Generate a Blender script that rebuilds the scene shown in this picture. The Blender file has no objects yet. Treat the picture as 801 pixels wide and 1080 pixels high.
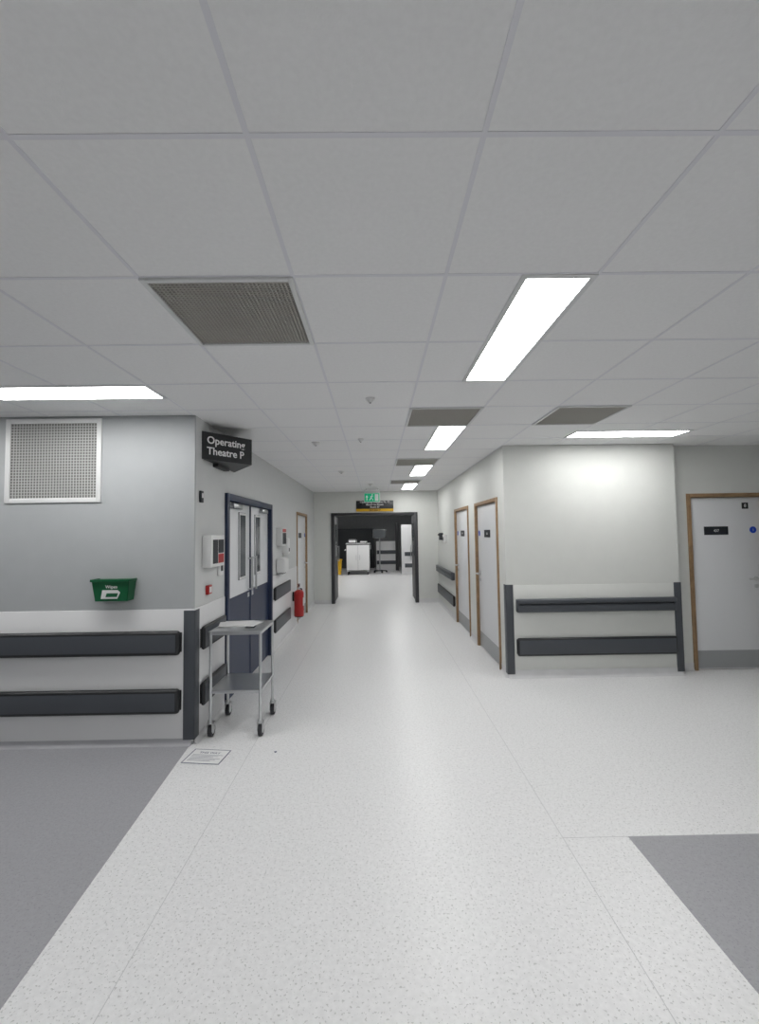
import bpy, bmesh, math
from mathutils import Matrix, Vector
sc = bpy.context.scene
sc.view_settings.view_transform = 'Standard'

# ---------------------------------------------------------------- materials
def mat(name, col, rough=0.5, metal=0.0, emis=0.0, ecol=None, noise=0.0, nscale=8.0, bump=0.0, bscale=200.0, spec=0.5):
    m = bpy.data.materials.new(name); m.use_nodes = True
    nt = m.node_tree; b = nt.nodes['Principled BSDF']
    c = (col[0], col[1], col[2], 1)
    b.inputs['Base Color'].default_value = c
    b.inputs['Roughness'].default_value = rough
    b.inputs['Metallic'].default_value = metal
    b.inputs['Specular IOR Level'].default_value = spec
    if emis > 0:
        e = ecol or col
        b.inputs['Emission Color'].default_value = (e[0], e[1], e[2], 1)
        b.inputs['Emission Strength'].default_value = emis
    if noise > 0 or bump > 0:
        tc = nt.nodes.new('ShaderNodeTexCoord')
    if noise > 0:
        n = nt.nodes.new('ShaderNodeTexNoise'); n.inputs['Scale'].default_value = nscale
        n.inputs['Detail'].default_value = 4
        nt.links.new(tc.outputs['Object'], n.inputs['Vector'])
        r = nt.nodes.new('ShaderNodeValToRGB')
        r.color_ramp.elements[0].position = 0.3; r.color_ramp.elements[1].position = 0.7
        r.color_ramp.elements[0].color = (col[0]*(1-noise), col[1]*(1-noise), col[2]*(1-noise), 1)
        r.color_ramp.elements[1].color = (min(1, col[0]*(1+noise)), min(1, col[1]*(1+noise)), min(1, col[2]*(1+noise)), 1)
        nt.links.new(n.outputs['Fac'], r.inputs['Fac'])
        nt.links.new(r.outputs['Color'], b.inputs['Base Color'])
    if bump > 0:
        n2 = nt.nodes.new('ShaderNodeTexNoise'); n2.inputs['Scale'].default_value = bscale
        nt.links.new(tc.outputs['Object'], n2.inputs['Vector'])
        bp = nt.nodes.new('ShaderNodeBump'); bp.inputs['Strength'].default_value = bump
        bp.inputs['Distance'].default_value = 0.002
        nt.links.new(n2.outputs['Fac'], bp.inputs['Height'])
        nt.links.new(bp.outputs['Normal'], b.inputs['Normal'])
    return m

def speckle(name, base, dark, lo, hi, rough, s1=110, s2=45):
    m = bpy.data.materials.new(name); m.use_nodes = True
    nt = m.node_tree; b = nt.nodes['Principled BSDF']; L = nt.links
    tc = nt.nodes.new('ShaderNodeTexCoord')
    n = nt.nodes.new('ShaderNodeTexNoise'); n.inputs['Scale'].default_value = s1; n.inputs['Detail'].default_value = 1.0
    L.new(tc.outputs['Object'], n.inputs['Vector'])
    r = nt.nodes.new('ShaderNodeValToRGB')
    r.color_ramp.elements[0].position = lo; r.color_ramp.elements[0].color = (0, 0, 0, 1)
    r.color_ramp.elements[1].position = hi; r.color_ramp.elements[1].color = (1, 1, 1, 1)
    L.new(n.outputs['Fac'], r.inputs['Fac'])
    n2 = nt.nodes.new('ShaderNodeTexNoise'); n2.inputs['Scale'].default_value = s2; n2.inputs['Detail'].default_value = 6
    L.new(tc.outputs['Object'], n2.inputs['Vector'])
    r2 = nt.nodes.new('ShaderNodeValToRGB')
    r2.color_ramp.elements[0].position = .35; r2.color_ramp.elements[1].position = .65
    r2.color_ramp.elements[0].color = (base[0]*.95, base[1]*.95, base[2]*.95, 1)
    r2.color_ramp.elements[1].color = (min(1,base[0]*1.03), min(1,base[1]*1.03), min(1,base[2]*1.03), 1)
    L.new(n2.outputs['Fac'], r2.inputs['Fac'])
    mx = nt.nodes.new('ShaderNodeMixRGB')
    mx.inputs['Color2'].default_value = (dark[0], dark[1], dark[2], 1)
    L.new(r.outputs['Color'], mx.inputs['Fac']); L.new(r2.outputs['Color'], mx.inputs['Color1'])
    L.new(mx.outputs['Color'], b.inputs['Base Color'])
    b.inputs['Roughness'].default_value = rough
    b.inputs['Specular IOR Level'].default_value = 0.4
    return m

M_floor = speckle('floor_vinyl_white', (.80, .80, .805), (.55, .55, .55), .63, .68, .34, 95)
M_floorg = speckle('floor_vinyl_grey', (.36, .36, .38), (.29, .29, .31), .60, .68, .42)
M_seam = mat('floor_seam', (.55, .55, .56), .5)
M_cove = mat('cove_vinyl', (.66, .66, .67), .45, noise=.04)
M_coveg = mat('cove_vinyl_grey', (.38, .38, .40), .45, noise=.04)
M_tile = mat('ceiling_tile', (.85, .85, .855), .9, noise=.02, nscale=60, bump=.15)
M_bar = mat('ceiling_bar', (.75, .75, .79), .5)
M_wallL = mat('paint_grey', (.41, .425, .435), .55, noise=.015, bump=.06)
M_wallCL = mat('paint_lightgrey', (.60, .61, .61), .55, noise=.015, bump=.06)
M_wallR = mat('paint_cream', (.69, .70, .675), .55, noise=.012, bump=.06)
M_panel = mat('protection_sheet', (.75, .75, .76), .35)
M_white = mat('white_plastic', (.76, .76, .76), .35)
M_frame = mat('white_metal', (.68, .69, .69), .4)
M_door = mat('door_laminate', (.74, .75, .77), .4)
M_oak = mat('oak', (.30, .19, .10), .5, noise=.2, nscale=12)
M_rail = mat('bumper_vinyl', (.066, .073, .085), .42, bump=.1)
M_dark = mat('dark_void', (.02, .02, .02), .8)
M_black = mat('black_plastic', (.012, .013, .015), .4)
M_blue = mat('door_blue', (.010, .021, .060), .4)
M_steel = mat('stainless', (.60, .61, .62), .28, metal=1.0)
M_kick = mat('kick_plate', (.36, .37, .38), .4, metal=.4)
M_glass = mat('vision_glass', (.10, .11, .12), .08)
M_grille = mat('grille_beige', (.42, .405, .37), .6)
M_grillew = mat('grille_white', (.52, .52, .51), .6)
M_gvoid = mat('grille_back', (.14, .135, .12), .8)
M_gvoidw = mat('grille_back_grey', (.2, .2, .195), .8)
M_light = mat('led_panel', (1, 1, 1), .5, emis=17.2, ecol=(1, 1, .985))
M_green = mat('green_plastic', (.004, .10, .036), .35)
M_greenl = mat('green_sign', (.0, .30, .14), .4, emis=.35, ecol=(0, .5, .25))
M_red = mat('red_paint', (.4, .012, .012), .3)
M_txt = mat('lettering_white', (.8, .8, .8), .5)
M_paper = mat('paper', (.75, .75, .75), .7)
M_ink = mat('ink', (.12, .13, .2), .7)
M_yel = mat('yellow_plastic', (.65, .38, .01), .5)
M_bluedot = mat('blue_sticker', (.005, .06, .50), .5)
M_darkdoor = mat('dark_frame', (.035, .035, .04), .45)
M_farwall = mat('far_wall_dim', (.30, .31, .32), .7, noise=.05)  # unlit look of the far room put into the wall colour
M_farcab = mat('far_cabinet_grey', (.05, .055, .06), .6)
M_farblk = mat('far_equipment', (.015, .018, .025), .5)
M_rubber = mat('rubber', (.03, .03, .035), .6)

# ---------------------------------------------------------------- builder
class B:
    def __init__(s, name, M=None):
        s.name = name; s.bm = bmesh.new(); s.mats = []; s.M = M or Matrix.Identity(4)
    def mi(s, m):
        if m not in s.mats: s.mats.append(m)
        return s.mats.index(m)
    def _paint(s, verts, m):
        i = s.mi(m); fs = set()
        for v in verts:
            for f in v.link_faces: fs.add(f)
        for f in fs: f.material_index = i
    def box(s, x0, x1, y0, y1, z0, z1, m, bev=0, seg=2):
        T = Matrix.Translation(((x0+x1)/2, (y0+y1)/2, (z0+z1)/2)) @ Matrix.Diagonal((abs(x1-x0), abs(y1-y0), abs(z1-z0), 1))
        r = bmesh.ops.create_cube(s.bm, size=1, matrix=T)
        vs = r['verts']; s._paint(vs, m)
        if bev > 0:
            es = list({e for v in vs for e in v.link_edges})
            bmesh.ops.bevel(s.bm, geom=es, offset=bev, segments=seg, profile=.5, affect='EDGES')
        return s
    def cyl(s, p0, p1, r, m, r2=None, seg=16):
        p0 = Vector(p0); p1 = Vector(p1); d = p1-p0
        T = Matrix.Translation((p0+p1)/2) @ d.to_track_quat('Z', 'Y').to_matrix().to_4x4()
        q = bmesh.ops.create_cone(s.bm, cap_ends=True, segments=seg, radius1=r, radius2=r if r2 is None else r2, depth=d.length, matrix=T)
        s._paint(q['verts'], m); return s
    def sph(s, c, r, m, sc=(1, 1, 1)):
        T = Matrix.Translation(c) @ Matrix.Diagonal((sc[0], sc[1], sc[2], 1))
        q = bmesh.ops.create_uvsphere(s.bm, u_segments=16, v_segments=10, radius=r, matrix=T)
        s._paint(q['verts'], m); return s
    def prism(s, pts, vec, m):
        v = Vector(vec)
        a = [s.bm.verts.new(p) for p in pts]; b = [s.bm.verts.new(Vector(p)+v) for p in pts]
        i = s.mi(m); n = len(pts); fs = [s.bm.faces.new(a), s.bm.faces.new(b[::-1])]
        for k in range(n): fs.append(s.bm.faces.new([a[k], b[k], b[(k+1) % n], a[(k+1) % n]]))
        for f in fs: f.material_index = i
        bmesh.ops.recalc_face_normals(s.bm, faces=fs); return s
    def tube(s, pts, r, m, seg=10):
        for i in range(len(pts)-1):
            s.cyl(pts[i], pts[i+1], r, m, seg=seg)
            if i: s.sph(pts[i], r, m)
        return s
    def text(s, t, size, T, m, align='LEFT', bold=.0):
        cu = bpy.data.curves.new('t', 'FONT'); cu.body = t; cu.size = size; cu.align_x = align
        cu.extrude = .0006; cu.offset = bold; cu.resolution_u = 3
        o = bpy.data.objects.new('t', cu); sc.collection.objects.link(o)
        dg = bpy.context.evaluated_depsgraph_get()
        me = bpy.data.meshes.new_from_object(o.evaluated_get(dg))
        me.transform(T)
        old = set(s.bm.faces); s.bm.from_mesh(me)
        i = s.mi(m)
        for f in s.bm.faces:
            if f not in old: f.material_index = i
        bpy.data.objects.remove(o); bpy.data.curves.remove(cu); bpy.data.meshes.remove(me)
        return s
    def done(s):
        me = bpy.data.meshes.new(s.name)
        s.bm.to_mesh(me); s.bm.free()
        for m in s.mats: me.materials.append(m)
        for p in me.polygons: p.use_smooth = True
        try: me.set_sharp_from_angle(angle=math.radians(35))
        except Exception: pass
        o = bpy.data.objects.new(s.name, me); sc.collection.objects.link(o); o.matrix_world = s.M
        return o

RX = Matrix.Rotation(math.radians(90), 4, 'X')
def T3(x, y, z): return Matrix.Translation((x, y, z))
def RZ(d): return Matrix.Rotation(math.radians(d), 4, 'Z')
def txtM(x, y, z): return T3(x, y, z) @ RX       # text facing -Y in local space

H = 2.685; WT = 2.69
XL, XR = -1.5, 1.5
YL, YR, YREC, YE = 3.60, 5.05, 5.20, 10.5
XC = 3.52
YB = -3.2; XLL = -5.0; XRR = 6.2; YF = 21.5
# ---------------------------------------------------------------- shell
f = B('floor')
f.box(XLL-.12, XRR+.12, YB-.12, YF+.12, -.1, 0, M_floor)
for x in (-1.0, 1.0): f.box(x-.0015, x+.0015, YB, YE, 0, .0006, M_seam)
f.box(1.0, 1.36, 2.4485, 2.4515, 0, .0006, M_seam)
f.box(-3.4, 3.4, YE-.05, YE-.046, 0, .0006, M_seam)
f.prism([(XLL, YL, 0), (-1.52, YL, 0), (-.976, YB, 0), (XLL, YB, 0)], (0, 0, .0012), M_floorg)
f.prism([(1.358, 2.45, 0), (XRR, 2.45, 0), (XRR, YB, 0), (1.358, YB, 0)], (0, 0, .0012), M_floorg)
f.done()

c = B('ceiling')
c.box(XLL-.12, XRR+.12, YB-.12, YF+.12, H, H+.1, M_tile)
k = -7
while 1.05+.6*k < YF:
    y = 1.05+.6*k
    if y > YB: c.box(XLL, XRR, y-.0075, y+.0075, H-.0018, H+.001, M_bar)
    k += 1
for k in range(-7, 11):
    x = -.312+.6*k
    c.box(x-.0075, x+.0075, YB, YF, H-.002, H+.001, M_bar)
c.done()

def wall(name, boxes, m):
    b = B(name)
    for q in boxes: b.box(*q, m)
    return b.done()
wall('wall_front_left', [(XLL, XL, YL, YL+.02, 0, WT), (XLL, XL-.12, YL+.02, YL+.12, 0, WT)], M_wallL)
wall('wall_left', [(XL-.12, XL, YL+.02, 4.32, 0, WT), (XL-.12, XL, 4.32, 6.20, 2.10, WT), (XL-.12, XL, 6.20, 8.2, 0, WT),
                   (XL-.12, XL, 8.2, 9.4, 2.10, WT), (XL-.12, XL, 9.4, YE, 0, WT)], M_wallCL)
wall('wall_right', [(XR, XR+.12, YR+.001, 5.32, 0, WT), (XR, XR+.12, 5.32, 6.52, 2.10, WT), (XR, XR+.12, 6.52, 7.0, 0, WT),
                    (XR, XR+.12, 7.0, 8.2, 2.10, WT), (XR, XR+.12, 8.2, YE, 0, WT)], M_wallR)
wall('wall_front_right', [(XR, XC, YR, YR+.001, 0, WT), (XR+.12, XC, YR+.001, YREC+.12, 0, WT)], M_wallR)
wall('wall_recess', [(XC, 3.75, YREC, YREC+.12, 0, WT), (3.75, 4.71, YREC, YREC+.12, 2.10, WT), (4.71, XRR, YREC, YREC+.12, 0, WT)], M_wallR)
wall('wall_end', [(-3.5, -1.02, YE, YE+.12, 0, WT), (-1.02, .95, YE, YE+.12, 2.13, WT), (.95, 3.5, YE, YE+.12, 0, WT)], M_wallR)
wall('wall_side_left', [(XLL-.12, XLL, YB, YL+.12, 0, WT)], M_wallL)
wall('wall_side_right', [(XRR, XRR+.12, YB, YREC+.12, 0, WT)], M_wallR)
wall('wall_back', [(XLL-.12, XRR+.12, YB-.12, YB, 0, WT)], M_wallR)
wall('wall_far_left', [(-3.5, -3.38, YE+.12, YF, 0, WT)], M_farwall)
wall('wall_far_right', [(3.38, 3.5, YE+.12, YF, 0, WT)], M_wallR)
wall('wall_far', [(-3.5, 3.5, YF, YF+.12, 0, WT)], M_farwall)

# protection sheets and coved skirting
def cove(name, x0, y0, x1, y1, out, m, hh=.09):
    b = B(name); prof = []
    for i in range(6):
        a = math.radians(90*i/5); prof.append((.03*(1-math.sin(a)), .03*(1-math.cos(a))))
    prof = [(p[0]+.003, p[1]) for p in prof]
    prof = prof + [(.003, hh), (0, hh), (0, 0)]
    pts = [(x0+out[0]*p, y0+out[1]*p, z+.0005) for p, z in prof]
    b.prism(pts, (x1-x0, y1-y0, 0), m); return b.done()
cove('baseboard_front_left', XLL, YL-.012, XL-.01, YL-.012, (0, -1), M_coveg, .05)
cove('baseboard_front_right', XR, YR-.006, XC, YR-.006, (0, -1), M_cove)
cove('baseboard_recess', XC, YREC, 3.75, YREC, (0, -1), M_cove)
cove('baseboard_left', XL+.012, YL, XL+.012, 4.32, (1, 0), M_cove, .05)
cove('baseboard_left.001', XL+.012, 6.2, XL+.012, 8.2, (1, 0), M_cove, .05)
cove('baseboard_left.002', XL, 9.4, XL, YE, (1, 0), M_cove)
cove('baseboard_right', XR, 5.05, XR, 5.32, (-1, 0), M_cove)
cove('baseboard_right.001', XR, 6.52, XR, 7.0, (-1, 0), M_cove)
cove('baseboard_right.002', XR, 8.2, XR, YE, (-1, 0), M_cove)
cove('baseboard_end_left', XL, YE, -1.08, YE, (0, -1), M_cove)
cove('baseboard_end_right', 1.0, YE, XR, YE, (0, -1), M_cove)
p = B('trim_sheet_front_left'); p.box(XLL, XL+.006, YL-.012, YL, .03, 1.08, M_panel, .002); p.done()
p = B('trim_sheet_left'); p.box(XL, XL+.012, YL, 4.30, .03, 1.08, M_panel, .002); p.box(XL, XL+.012, 6.22, 8.17, .03, 1.08, M_panel, .002); p.done()
p = B('trim_sheet_front_right'); p.box(XR, XC, YR-.004, YR, .05, 1.05, M_wallR, .001); p.done()

# ---------------------------------------------------------------- bumper rails, guards
def rail(M, L, z0, z1, d=.045, name='bumper_rail'):
    b = B(name, M)
    b.box(.0, L, -.012, 0, z0+.02, z1-.02, M_black)
    b.box(0, L, -d, -.006, z0, z1, M_rail, min(.03, d*.45), 4)
    return b.done()
rail(T3(-4.98, YL-.012, 0), 4.98-1.59, .72, .915, .06)
rail(T3(-4.98, YL-.012, 0), 4.98-1.59, .26, .455, .06)
def LW(y, off=0): return T3(XL+off, y, 0) @ RZ(90)
def RW(y, off=0): return T3(XR-off, y, 0) @ RZ(-90)
rail(LW(3.70, .012), .54, .72, .915, .04); rail(LW(3.70, .012), .54, .26, .455, .04)
rail(LW(6.3, .012), 1.1, .72, .915, .04); rail(LW(6.3, .012), 1.1, .26, .455, .04)
def handrail(M, L):
    b = B('handrail', M)
    b.box(0, L, -.075, -.012, .845, .90, M_rail, .02, 4)
    b.box(.01, L-.01, -.05, 0, .825, .86, M_black)
    b.box(0, L, -.065, -.006, .745, .835, M_rail, .022, 4)
    b.box(.0, .03, -.07, 0, .75, .895, M_rail, .01); b.box(L-.03, L, -.07, 0, .75, .895, M_rail, .01)
    return b.done()
handrail(T3(1.60, YR-.004, 0), 1.84)
rail(T3(1.60, YR-.004, 0), 1.84, .25, .455, .05)
handrail(RW(YE-.05), 2.1)
rail(RW(YE-.05), 2.1, .25, .455, .045)
def guard(name, x, y, sx, sy, z1=1.07, off=.012):
    b = B(name); w = .075; t = .006
    ox = -sx*(off); oy = -sy*(off)
    xa, xb = sorted((x+ox-sx*t, x+sx*w)); ya, yb = sorted((y+oy-sy*t, y+oy))
    b.box(xa, xb, ya, yb, .04, z1, M_rail, .002)
    xa, xb = sorted((x+ox-sx*t, x+ox)); ya, yb = sorted((y+oy-sy*t, y+sy*w))
    b.box(xa, xb, ya, yb, .04, z1, M_rail, .002)
    return b.done()
guard('corner_guard', XL, YL, -1, 1)
guard('corner_guard', XR, YR, 1, 1, 1.06, .004)
guard('corner_guard', XC, YR, -1, 1, 1.06, .004)

# ---------------------------------------------------------------- doors (local: x right, y into wall)
def single_door(name, M, w, handle='R', plate=None):
    b = B(name, M); h = 2.10; fw = .045
    for (xa, xb) in ((0, fw), (w-fw, w)):
        b.box(xa, xb, -.018, .10, 0, h, M_oak, .003)
    b.box(fw, w-fw, -.018, .10, h-fw, h, M_oak, .003)
    b.box(fw+.004, w-fw-.004, .02, .064, .006, h-fw-.004, M_door, .002)
    b.box(fw, w-fw, .066, .10, 0, h-fw, M_dark)
    b.box(fw+.01, w-fw-.01, .017, .021, .02, .225, M_kick)
    hx = w-fw-.10 if handle == 'R' else fw+.10; sg = -1 if handle == 'R' else 1
    b.cyl((hx, .02, 1.07), (hx, .008, 1.07), .027, M_steel)
    b.cyl((hx, .01, 1.07), (hx, -.045, 1.07), .010, M_steel)
    b.cyl((hx, -.04, 1.07), (hx+sg*.12, -.04, 1.07), .010, M_steel); b.sph((hx, -.04, 1.07), .010, M_steel)
    b.cyl((hx, .02, .98), (hx, .008, .98), .024, M_steel)
    for hz in (.25, 1.05, 1.85):
        ax = fw if handle == 'R' else w-fw
        b.box(ax-.008, ax+.008, .012, .022, hz, hz+.1, M_steel)
    cx = w/2-.12 if handle == 'R' else w/2
    b.box(cx-.145, cx+.145, .014, .021, 1.60, 1.70, M_farblk)
    if plate: b.text(plate, .045, txtM(cx, .013, 1.635), M_txt, 'CENTER')
    bx = w-fw-.105 if handle == 'R' else fw+.105
    b.cyl((bx, .022, 1.655), (bx, .015, 1.655), .04, M_bluedot, seg=24)
    b.text('i', .045, txtM(bx, .014, 1.64), M_txt, 'CENTER')
    return b.done()
single_door('door_1', T3(3.75, YREC, 0), .96, 'R', '437')
single_door('door_2', RW(6.52), 1.2, 'L', '438')
single_door('door_3', RW(8.2), 1.2, 'L', '439')
single_door('door_4', LW(8.2), 1.2, 'R', None)
s = B('room_number_sign', T3(4.44, YREC+.02, 0)); s.box(0, .075, -.005, 0, 1.91, 1.985, M_black)
s.text('8', .055, txtM(.037, -.0058, 1.93), M_txt, 'CENTER'); s.done()

# double theatre door
b = B('door_5', LW(4.32)); w = 1.88; fw = .07; h = 2.10
for (xa, xb) in ((0, fw), (w-fw, w)): b.box(xa, xb, -.03, .11, 0, h, M_blue, .004)
b.box(fw, w-fw, -.03, .11, h-fw, h, M_blue, .004)
b.box(fw, w-fw, .075, .11, 0, h-fw, M_dark)
mid = w/2
for (xa, xb, hs) in ((fw+.004, mid-.003, 1), (mid+.003, w-fw-.004, -1)):
    b.box(xa, xb, .025, .07, .006, h-fw-.004, M_door, .002)
    b.box(xa+.003, xb-.003, .018, .026, .01, 1.02, M_blue)
    cx = (xa+xb)/2 + hs*.12
    b.box(cx-.125, cx+.125, .012, .026, 1.18, 1.93, M_white, .004)
    b.box(cx-.095, cx+.095, .009, .0135, 1.21, 1.90, M_glass)
    hx = xb-.08 if hs == 1 else xa+.08
    b.cyl((hx, -.03, 1.02), (hx, -.03, 1.42), .011, M_steel)
    for z in (1.04, 1.40): b.cyl((hx, -.03, z), (hx, .02, z), .009, M_steel)
    b.box(hx-.035, hx+.035, .014, .019, .95, 1.0, M_steel)
b.box(mid-.012, mid+.012, .012, .03, .01, h-fw-.01, M_blue)
b.box(fw+.15, fw+.45, -.02, .02, h-fw-.07, h-fw-.02, M_steel, .004)
b.box(w-fw-.45, w-fw-.15, -.02, .02, h-fw-.07, h-fw-.02, M_steel, .004)
b.done()

# end opening frame with leaves held open beyond it
b = B('door_6')
b.box(-1.08, -1.0, YE-.03, YE+.15, 0, 2.17, M_darkdoor, .004)
b.box(.93, 1.01, YE-.03, YE+.15, 0, 2.17, M_darkdoor, .004)
b.box(-1.0, .93, YE-.03, YE+.15, 2.11, 2.17, M_darkdoor, .004)
for sx, x in ((-1, -1.07), (1, 1.00)):
    xa, xb = sorted((x, x-sx*.05))
    b.box(xa, xb, YE+.16, YE+1.08, .006, 2.10, M_darkdoor, .003)
    xa, xb = sorted((x-sx*.05, x-sx*.056))
    b.box(xa, xb, YE+.4, YE+.75, 1.1, 1.9, M_glass)
    xs = x-sx*.09
    b.cyl((xs, YE+.95, .95), (xs, YE+.95, 1.35), .011, M_steel)
    for z in (.97, 1.33): b.cyl((xs, YE+.95, z), (x-sx*.045, YE+.95, z), .009, M_steel)
b.done()

# ---------------------------------------------------------------- ceiling lights & grilles
def panel(x0, x1, y0, y1):
    b = B('ceiling_light_panel'); z = H
    e = .024
    b.box(x0, x0+e, y0, y1, z-.006, z, M_frame); b.box(x1-e, x1, y0, y1, z-.006, z, M_frame)
    b.box(x0+e, x1-e, y0, y0+e, z-.006, z, M_frame); b.box(x0+e, x1-e, y1-e, y1, z-.006, z, M_frame)
    b.box(x0+e, x1-e, y0+e, y1-e, z-.004, z-.0005, M_light)
    return b.done()
for y in (-3.15+.0, -.75, 1.65, 4.05, 6.45, 8.85): panel(.588, .888, y, y+1.2)
panel(2.05, 3.25, 4.35, 4.65)
panel(-2.712, -1.512, 2.85, 3.15)
panel(-4.512, -3.312, 2.85, 3.15)
panel(2.688, 2.988, .0, 1.2)
panel(-2.712, -2.412, -.75, .45)
for (x, y) in ((.588, 11.25), (.588, 14.25), (-2.112, 14.25), (.588, 16.05), (-1.512, 16.05), (-2.112, 11.85)): panel(x, x+.3, y, y+1.2)  # panels added out of sight above the lintel to brighten the far room

def eggcrate(name, M, w, h, mf, mb, mv, fr, n):
    b = B(name, M)
    b.box(0, fr, -.012, 0, 0, h, mf, .002); b.box(w-fr, w, -.012, 0, 0, h, mf, .002)
    b.box(fr, w-fr, -.012, 0, 0, fr, mf, .002); b.box(fr, w-fr, -.012, 0, h-fr, h, mf, .002)
    b.box(fr, w-fr, -.002, 0, fr, h-fr, mv)
    nx = n; nz = max(2, int(n*h/w)); t = .0055
    for i in range(1, nx):
        x = fr+(w-2*fr)*i/nx; b.box(x-t/2, x+t/2, -.006, -.001, fr, h-fr, mb)
    for i in range(1, nz):
        z = fr+(h-2*fr)*i/nz; b.box(fr, w-fr, -.0065, -.0015, z-t/2, z+t/2, mb)
    return b.done()
for (x, y) in ((-.912, 1.65), (.288, 3.45), (1.488, 3.45), (.288, 5.85), (.288, 8.25), (-.312, 11.25)):
    M = T3(x, y+.6, H) @ Matrix.Rotation(math.radians(90), 4, 'X')
    eggcrate('ceiling_vent_grille', M, .6, .6, M_frame, M_grille, M_gvoid, .022, 34)
eggcrate('wall_vent_grille', T3(-3.06, YL, 1.965), .79, .70, M_white, M_grillew, M_gvoidw, .04, 30)

def detector(x, y, r=.05):
    b = B('smoke_detector')
    b.cyl((x, y, H), (x, y, H-.012), r, M_white, seg=24)
    b.cyl((x, y, H-.012), (x, y, H-.034), r*.75, M_white, r2=r*.45, seg=24)
    b.cyl((x, y, H-.034), (x, y, H-.037), r*.2, M_black); return b.done()
detector(-.03, 3.2, .035); detector(-.65, 4.75, .045); detector(-.15, 4.6, .03); detector(-.55, 7.0, .05); detector(-.1, 8.9, .05)

# ---------------------------------------------------------------- signs
b = B('theatre_sign')
P0 = Vector((XL+.002, 3.74, 0)); P1 = Vector((-1.175, 4.12, 0)); P2 = Vector((XL+.002, 4.60, 0))
z0, z1 = 2.342, 2.585
b.prism([(P0.x, P0.y, z0), (P1.x, P1.y, z0), (P2.x, P2.y, z0)], (0, 0, z1-z0), M_black)
d = (P1-P0).normalized(); ang = math.degrees(math.atan2(d.y, d.x))
Mt = T3(P0.x, P0.y, 0) @ RZ(ang)
b.text('Operating', .092, Mt @ txtM(.045, -.002, 2.486), M_txt, 'LEFT', .0016)
b.text('Theatre P', .092, Mt @ txtM(.045, -.002, 2.390), M_txt, 'LEFT', .0016)
b.box(XL, XL+.05, 4.0, 4.3, 2.31, 2.342, M_black)
b.done()

b = B('direction_sign', T3(-.47, YE, 0))
b.box(0, .90, -.03, 0, 2.20, 2.46, M_black, .003); b.box(0, .90, -.031, 0, 2.20, 2.262, M_yel)
b.text('Operating Theatre N, O', .072, txtM(.45, -.032, 2.405), M_txt, 'CENTER', .001)
b.text('Blood Gas Room', .060, txtM(.45, -.032, 2.345), M_txt, 'CENTER', .001)
b.text('Room 37', .060, txtM(.45, -.032, 2.285), M_txt, 'CENTER', .001)
b.text('BAY EXIT P', .055, txtM(.45, -.033, 2.212), M_black, 'CENTER', .001)
b.done()

b = B('fire_exit_sign', T3(-.26, 9.75, 0))
b.box(0, .36, -.02, .02, 2.37, 2.58, M_white, .004)
b.box(.012, .348, -.023, -.019, 2.382, 2.568, M_greenl)
b.cyl((.05, 0, 2.58), (.05, 0, H), .006, M_steel); b.cyl((.31, 0, 2.58), (.31, 0, H), .006, M_steel)
b.box(.0, .36, -.03, .03, 2.60, 2.645, M_white, .004)
yy = -.0245
def q(pts): b.prism([(x, yy+.001, z) for x, z in pts], (0, -.001, 0), M_txt)
q([(.245, 2.40), (.325, 2.40), (.325, 2.55), (.245, 2.55)])
b.cyl((.185, -.022, 2.535), (.185, -.0255, 2.535), .014, M_txt)
q([(.165, 2.51), (.185, 2.518), (.175, 2.46), (.155, 2.465)])
q([(.155, 2.47), (.17, 2.46), (.13, 2.41), (.115, 2.42)]); q([(.16, 2.465), (.175, 2.46), (.205, 2.44), (.20, 2.405), (.19, 2.405), (.19, 2.435)])
q([(.18, 2.515), (.185, 2.505), (.215, 2.49), (.212, 2.50)]); q([(.165, 2.512), (.168, 2.50), (.14, 2.48), (.135, 2.488)])
q([(.055, 2.41), (.075, 2.41), (.075, 2.48), (.095, 2.48), (.065, 2.53), (.035, 2.48), (.055, 2.48)])
b.done()

# ---------------------------------------------------------------- left wall fittings
b = B('green_wall_tray', T3(-2.12, YL, 0))
def frus(xa, xb, ya, z0, z1, m):
    b.prism([(-xa, -.015, z0), (xa, -.015, z0), (xb, -.015, z1), (-xb, -.015, z1)], (0, .015, 0), m)
    v = [(-xa, -ya, z0), (xa, -ya, z0), (xb, -ya-.015, z1), (-xb, -ya-.015, z1)]
    b.prism(v, (0, .006, 0), m)
    for sgn in (-1, 1):
        b.prism([(sgn*xa, -ya, z0), (sgn*xa, -.01, z0), (sgn*xb, -.01, z1), (sgn*xb, -ya-.015, z1)], (-sgn*.006, 0, 0), m)
    b.prism([(-xa, -ya, z0), (xa, -ya, z0), (xa, -.01, z0), (-xa, -.01, z0)], (0, 0, .006), m)
frus(.128, .150, .09, 1.165, 1.335, M_green)
b.box(-.156, .156, -.118, -.104, 1.32, 1.34, M_green, .003)
b.box(-.156, -.146, -.118, 0, 1.32, 1.34, M_green, .003); b.box(.146, .156, -.118, 0, 1.32, 1.34, M_green, .003)
Tl = T3(.02, -.093, 1.18) @ Matrix.Rotation(math.radians(5), 4, 'X')
b.prism([Tl @ Vector(p) for p in [(-.10, 0, .005), (.03, 0, .005), (.055, 0, .055), (.035, 0, .075), (-.085, 0, .075)]], (0, -.003, 0), M_paper)
b.prism([Tl @ Vector(p) for p in [(-.06, -.004, .02), (.03, -.004, .02), (.04, -.004, .05), (-.05, -.004, .05)]], (0, -.001, 0), M_green)
b.text('Wipes', .036, Tl @ txtM(-.01, -.006, .09), M_txt, 'CENTER')
b.done()

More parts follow.
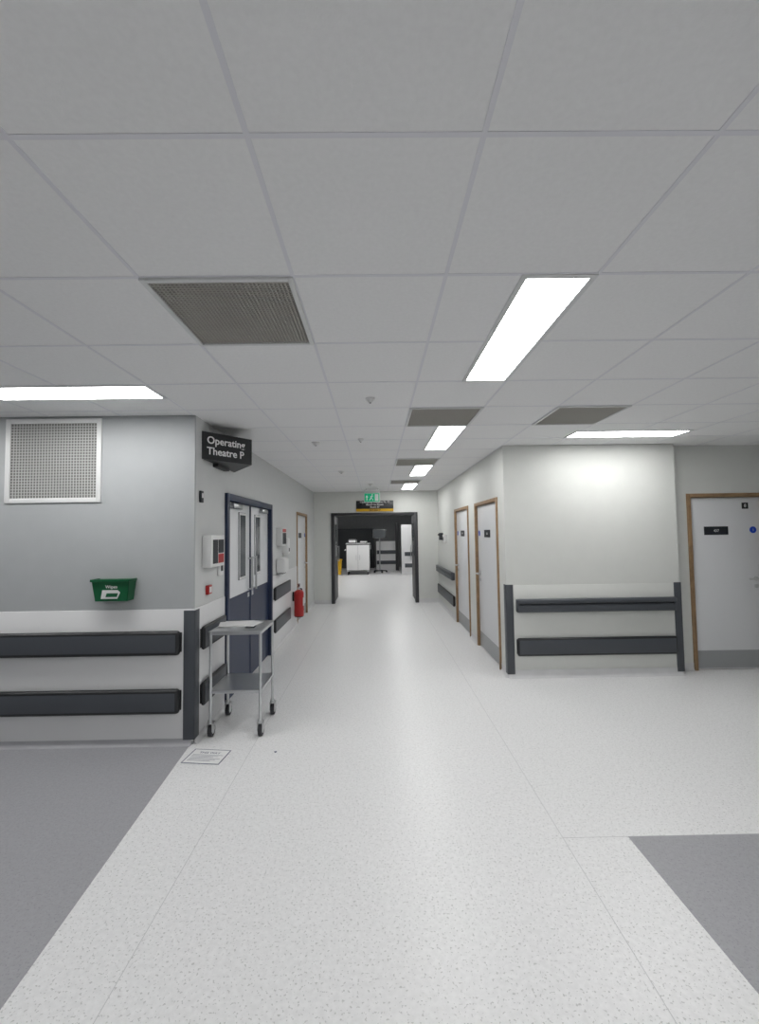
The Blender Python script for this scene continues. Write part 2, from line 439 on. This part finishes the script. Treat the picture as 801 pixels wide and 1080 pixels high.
b = B('glove_dispenser', LW(3.76))
b.box(0, .33, -.08, 0, 1.40, 1.68, M_white, .006)
b.box(.04, .15, -.084, -.079, 1.43, 1.64, M_farblk); b.box(.17, .30, -.084, -.079, 1.52, 1.64, M_farblk)
b.box(.17, .30, -.084, -.079, 1.43, 1.51, M_red); b.done()
b = B('fire_call_point', LW(3.84)); b.box(0, .08, -.03, 0, 1.16, 1.24, M_red, .005); b.box(.015, .065, -.032, -.029, 1.175, 1.225, M_white); b.done()
b = B('door_release_plate', LW(3.69)); b.box(0, .055, -.02, 0, 1.96, 2.06, M_farblk, .004); b.box(.015, .04, -.022, -.019, 2.0, 2.04, M_white); b.done()
b = B('access_keypad', LW(4.10)); b.box(.02, .10, -.03, 0, 1.30, 1.42, M_white, .005); b.box(.035, .085, -.032, -.029, 1.34, 1.40, M_farblk); b.done()
b = B('glove_dispenser', LW(6.55))
b.box(0, .3, -.09, 0, 1.5, 1.78, M_white, .006); b.box(.03, .27, -.094, -.089, 1.53, 1.70, M_farblk); b.box(.03, .27, -.094, -.089, 1.71, 1.76, M_red); b.done()
b = B('soap_dispenser', LW(6.95))
b.box(0, .13, -.1, 0, 1.36, 1.62, M_white, .02, 4); b.box(.03, .10, -.103, -.098, 1.40, 1.46, M_farblk, .002); b.done()
b = B('paper_towel_dispenser', LW(6.5))
b.box(0, .3, -.14, 0, 1.10, 1.32, M_white, .03, 4); b.box(.04, .26, -.1, -.03, 1.085, 1.105, M_dark); b.done()
b = B('wall_socket_box', RW(9.4)); b.box(0, .16, -.06, 0, 1.45, 1.62, M_white, .005); b.box(.03, .13, -.063, -.059, 1.5, 1.57, M_farblk); b.done()
b = B('wall_phone', RW(9.9)); b.box(0, .2, -.07, 0, 1.5, 1.66, M_farblk, .01); b.box(.02, .18, -.1, -.065, 1.6, 1.64, M_farblk, .01); b.done()

# fire extinguisher on wall bracket
b = B('fire_extinguisher', T3(XL+.012, 7.75, 0))
cx = .11
b.cyl((cx, 0, .24), (cx, 0, .64), .085, M_red, seg=28)
b.sph((cx, 0, .64), .085, M_red, (1, 1, .7)); b.cyl((cx, 0, .225), (cx, 0, .245), .075, M_black, seg=28)
b.cyl((cx, 0, .69), (cx, 0, .75), .02, M_steel); b.box(cx-.015, cx+.015, -.10, .03, .75, .765, M_black, .003)
b.box(cx-.012, cx+.012, -.11, .02, .785, .80, M_black, .003); b.box(cx-.015, cx+.015, -.01, .03, .74, .80, M_black)
b.tube([(cx, .03, .72), (cx+.03, .09, .70), (cx+.05, .10, .6), (cx+.05, .095, .42)], .012, M_black)
b.cyl((cx+.05, .095, .43), (cx+.05, .095, .32), .014, M_black, r2=.028)
b.box(0, .03, -.03, .03, .5, .66, M_black); b.box(cx+.078, cx+.088, -.04, .04, .42, .56, M_paper)
b.done()

# ---------------------------------------------------------------- instrument trolley
b = B('instrument_trolley')
x0, x1, y0, y1 = -1.415, -.975, 3.70, 4.15
for x in (x0+.012, x1-.012):
    for y in (y0+.012, y1-.012):
        b.cyl((x, y, .13), (x, y, .868), .0125, M_steel, seg=14)
        b.cyl((x, y, .14), (x, y, .112), .022, M_steel); dyc = .022
        b.box(x-.024, x-.019, y-.02, y+.04, .05, .122, M_steel); b.box(x+.019, x+.024, y-.02, y+.04, .05, .122, M_steel)
        b.box(x-.024, x+.024, y-.02, y+.035, .112, .122, M_steel)
        b.cyl((x-.016, y+dyc, .05), (x+.016, y+dyc, .05), .05, M_rubber, seg=28)
        b.cyl((x-.0185, y+dyc, .05), (x+.0185, y+dyc, .05), .028, M_steel, seg=20)
def shelf(z, lip):
    b.box(x0+.005, x1-.005, y0+.005, y1-.005, z-.003, z, M_steel)
    b.box(x0+.005, x1-.005, y0+.005, y0+.009, z-.028, z+lip, M_steel); b.box(x0+.005, x1-.005, y1-.009, y1-.005, z-.028, z+lip, M_steel)
    b.box(x0+.005, x0+.009, y0+.005, y1-.005, z-.028, z+lip, M_steel); b.box(x1-.009, x1-.005, y0+.005, y1-.005, z-.028, z+lip, M_steel)
shelf(.868, 0); shelf(.385, 0)
b.box(x0-.004, x1+.004, y0-.004, y1+.004, .866, .872, M_steel, .002)
b.cyl((x0+.012, y0+.012, .62), (x0+.012, y0+.012, .64), .014, M_steel)
b.done()
b = B('document_pile')
for i, (a, dx) in enumerate(((6, 0), (-8, .03), (14, -.02))):
    T = T3(-1.25+dx, 3.98, .872+i*.003) @ RZ(a)
    b.prism([T @ Vector(p) for p in [(-.15, -.105, 0), (.15, -.105, 0), (.15, .105, 0), (-.15, .105, 0)]], (0, 0, .003), M_paper)
b.box(-1.15, -1.07, 3.82, 3.9, .872, .876, M_farblk); b.done()

# paper notice on floor
b = B('paper_notice')
T = T3(-1.31, 3.395, .0016) @ RZ(-7)
def pq(xa, xb, ya, yb, z, m): b.prism([T @ Vector(p) for p in [(xa, ya, z), (xb, ya, z), (xb, yb, z), (xa, yb, z)]], (0, 0, .0006), m)
pq(-.148, .148, -.105, .105, 0, M_ink); pq(-.140, .140, -.097, .097, .0006, M_txt)
b.text('THIS WAY', .036, T @ T3(0, .04, .0014), M_ink, 'CENTER')
for i in range(6): pq(-.12, .12-.03*(i % 3), .018-i*.017, .021-i*.017, .0012, M_ink)
b.done()
b = B('floor_debris'); b.prism([(-.812, 3.45, .0005), (-.793, 3.457, .0005), (-.79, 3.442, .0005), (-.80, 3.432, .0005)], (0, 0, .003), M_ink); b.done()

# ---------------------------------------------------------------- room beyond the opening
b = B('linen_trolley', T3(-1.22, 17.6, 0))
for x in (.08, .88):
    for y in (.06, .54):
        b.cyl((x-.02, y, .07), (x+.02, y, .07), .07, M_rubber, seg=20); b.box(x-.03, x+.03, y-.03, y+.03, .12, .17, M_steel)
b.box(0, .96, 0, .6, .17, 1.22, M_txt, .02)
b.box(-.03, .99, -.03, .63, 1.22, 1.27, M_txt, .015)
b.cyl((-.06, .05, 1.0), (-.06, .55, 1.0), .015, M_steel)
for y in (.05, .55): b.cyl((-.06, y, 1.0), (.0, y, 1.0), .012, M_steel)
b.box(.08, .42, .05, .5, 1.27, 1.43, M_txt, .03); b.box(.55, .85, .1, .5, 1.27, 1.36, M_txt, .02)
b.box(.475, .485, -.004, .002, .2, 1.2, M_kick); b.box(.40, .42, -.03, .0, .6, .8, M_steel); b.box(.54, .56, -.03, .0, .6, .8, M_steel); b.done()
b = B('waste_bag_stand', T3(-1.53, 17.6, 0))
b.cyl((0, 0, .02), (0, 0, .60), .11, M_yel, r2=.14, seg=18); b.cyl((0, 0, .60), (0, 0, .64), .16, M_yel, seg=18); b.cyl((0, 0, 0), (0, 0, .03), .14, M_steel); b.done()
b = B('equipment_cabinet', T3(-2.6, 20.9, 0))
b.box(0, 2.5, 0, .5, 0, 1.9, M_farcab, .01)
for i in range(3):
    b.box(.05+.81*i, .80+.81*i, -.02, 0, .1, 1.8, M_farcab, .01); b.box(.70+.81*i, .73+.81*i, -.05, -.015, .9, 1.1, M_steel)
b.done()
b = B('partition_counter', T3(.0, 19.5, 0))
b.box(0, 1.0, 0, .12, 0, 1.3, M_panel, .003); b.box(0, 1.0, -.05, .0, .72, .92, M_rail, .02); b.box(0, 1.0, -.05, .0, .26, .46, M_rail, .02)
b.box(.86, 1.0, -.1, .0, 0, 2.1, M_darkdoor); b.done()
b = B('partition_counter', T3(1.02, 17.5, 0))
b.box(0, 2.3, 0, .12, 0, 2.0, M_panel, .003); b.box(.1, 2.3, -.05, .0, .72, .92, M_rail, .02); b.box(.1, 2.3, -.05, .0, .26, .46, M_rail, .02); b.done()
b = B('monitor_stand', T3(.15, 18.6, 0))
b.cyl((0, 0, .03), (0, 0, 1.5), .025, M_steel)
for a in range(5):
    an = math.radians(72*a); b.cyl((0, 0, .08), (.28*math.cos(an), .28*math.sin(an), .07), .02, M_farblk); b.sph((.28*math.cos(an), .28*math.sin(an), .04), .04, M_rubber)
b.box(-.28, .28, -.04, .03, 1.45, 1.82, M_farblk, .01); b.box(-.25, .25, -.045, -.038, 1.48, 1.79, M_glass); b.done()

# ---------------------------------------------------------------- world + camera
w = bpy.data.worlds.new('world'); sc.world = w; w.use_nodes = True
w.node_tree.nodes['Background'].inputs[0].default_value = (.8, .85, .9, 1)
w.node_tree.nodes['Background'].inputs[1].default_value = .1

cd = bpy.data.cameras.new('camera'); cam = bpy.data.objects.new('camera', cd); sc.collection.objects.link(cam)
cd.sensor_width = 36; cd.lens = 36*458/1080; cd.clip_start = .05
cam.matrix_world = T3(0, 0, 1.68) @ RZ(-.5) @ Matrix.Rotation(math.radians(92.75), 4, 'X') @ RZ(-.8)
sc.camera = cam
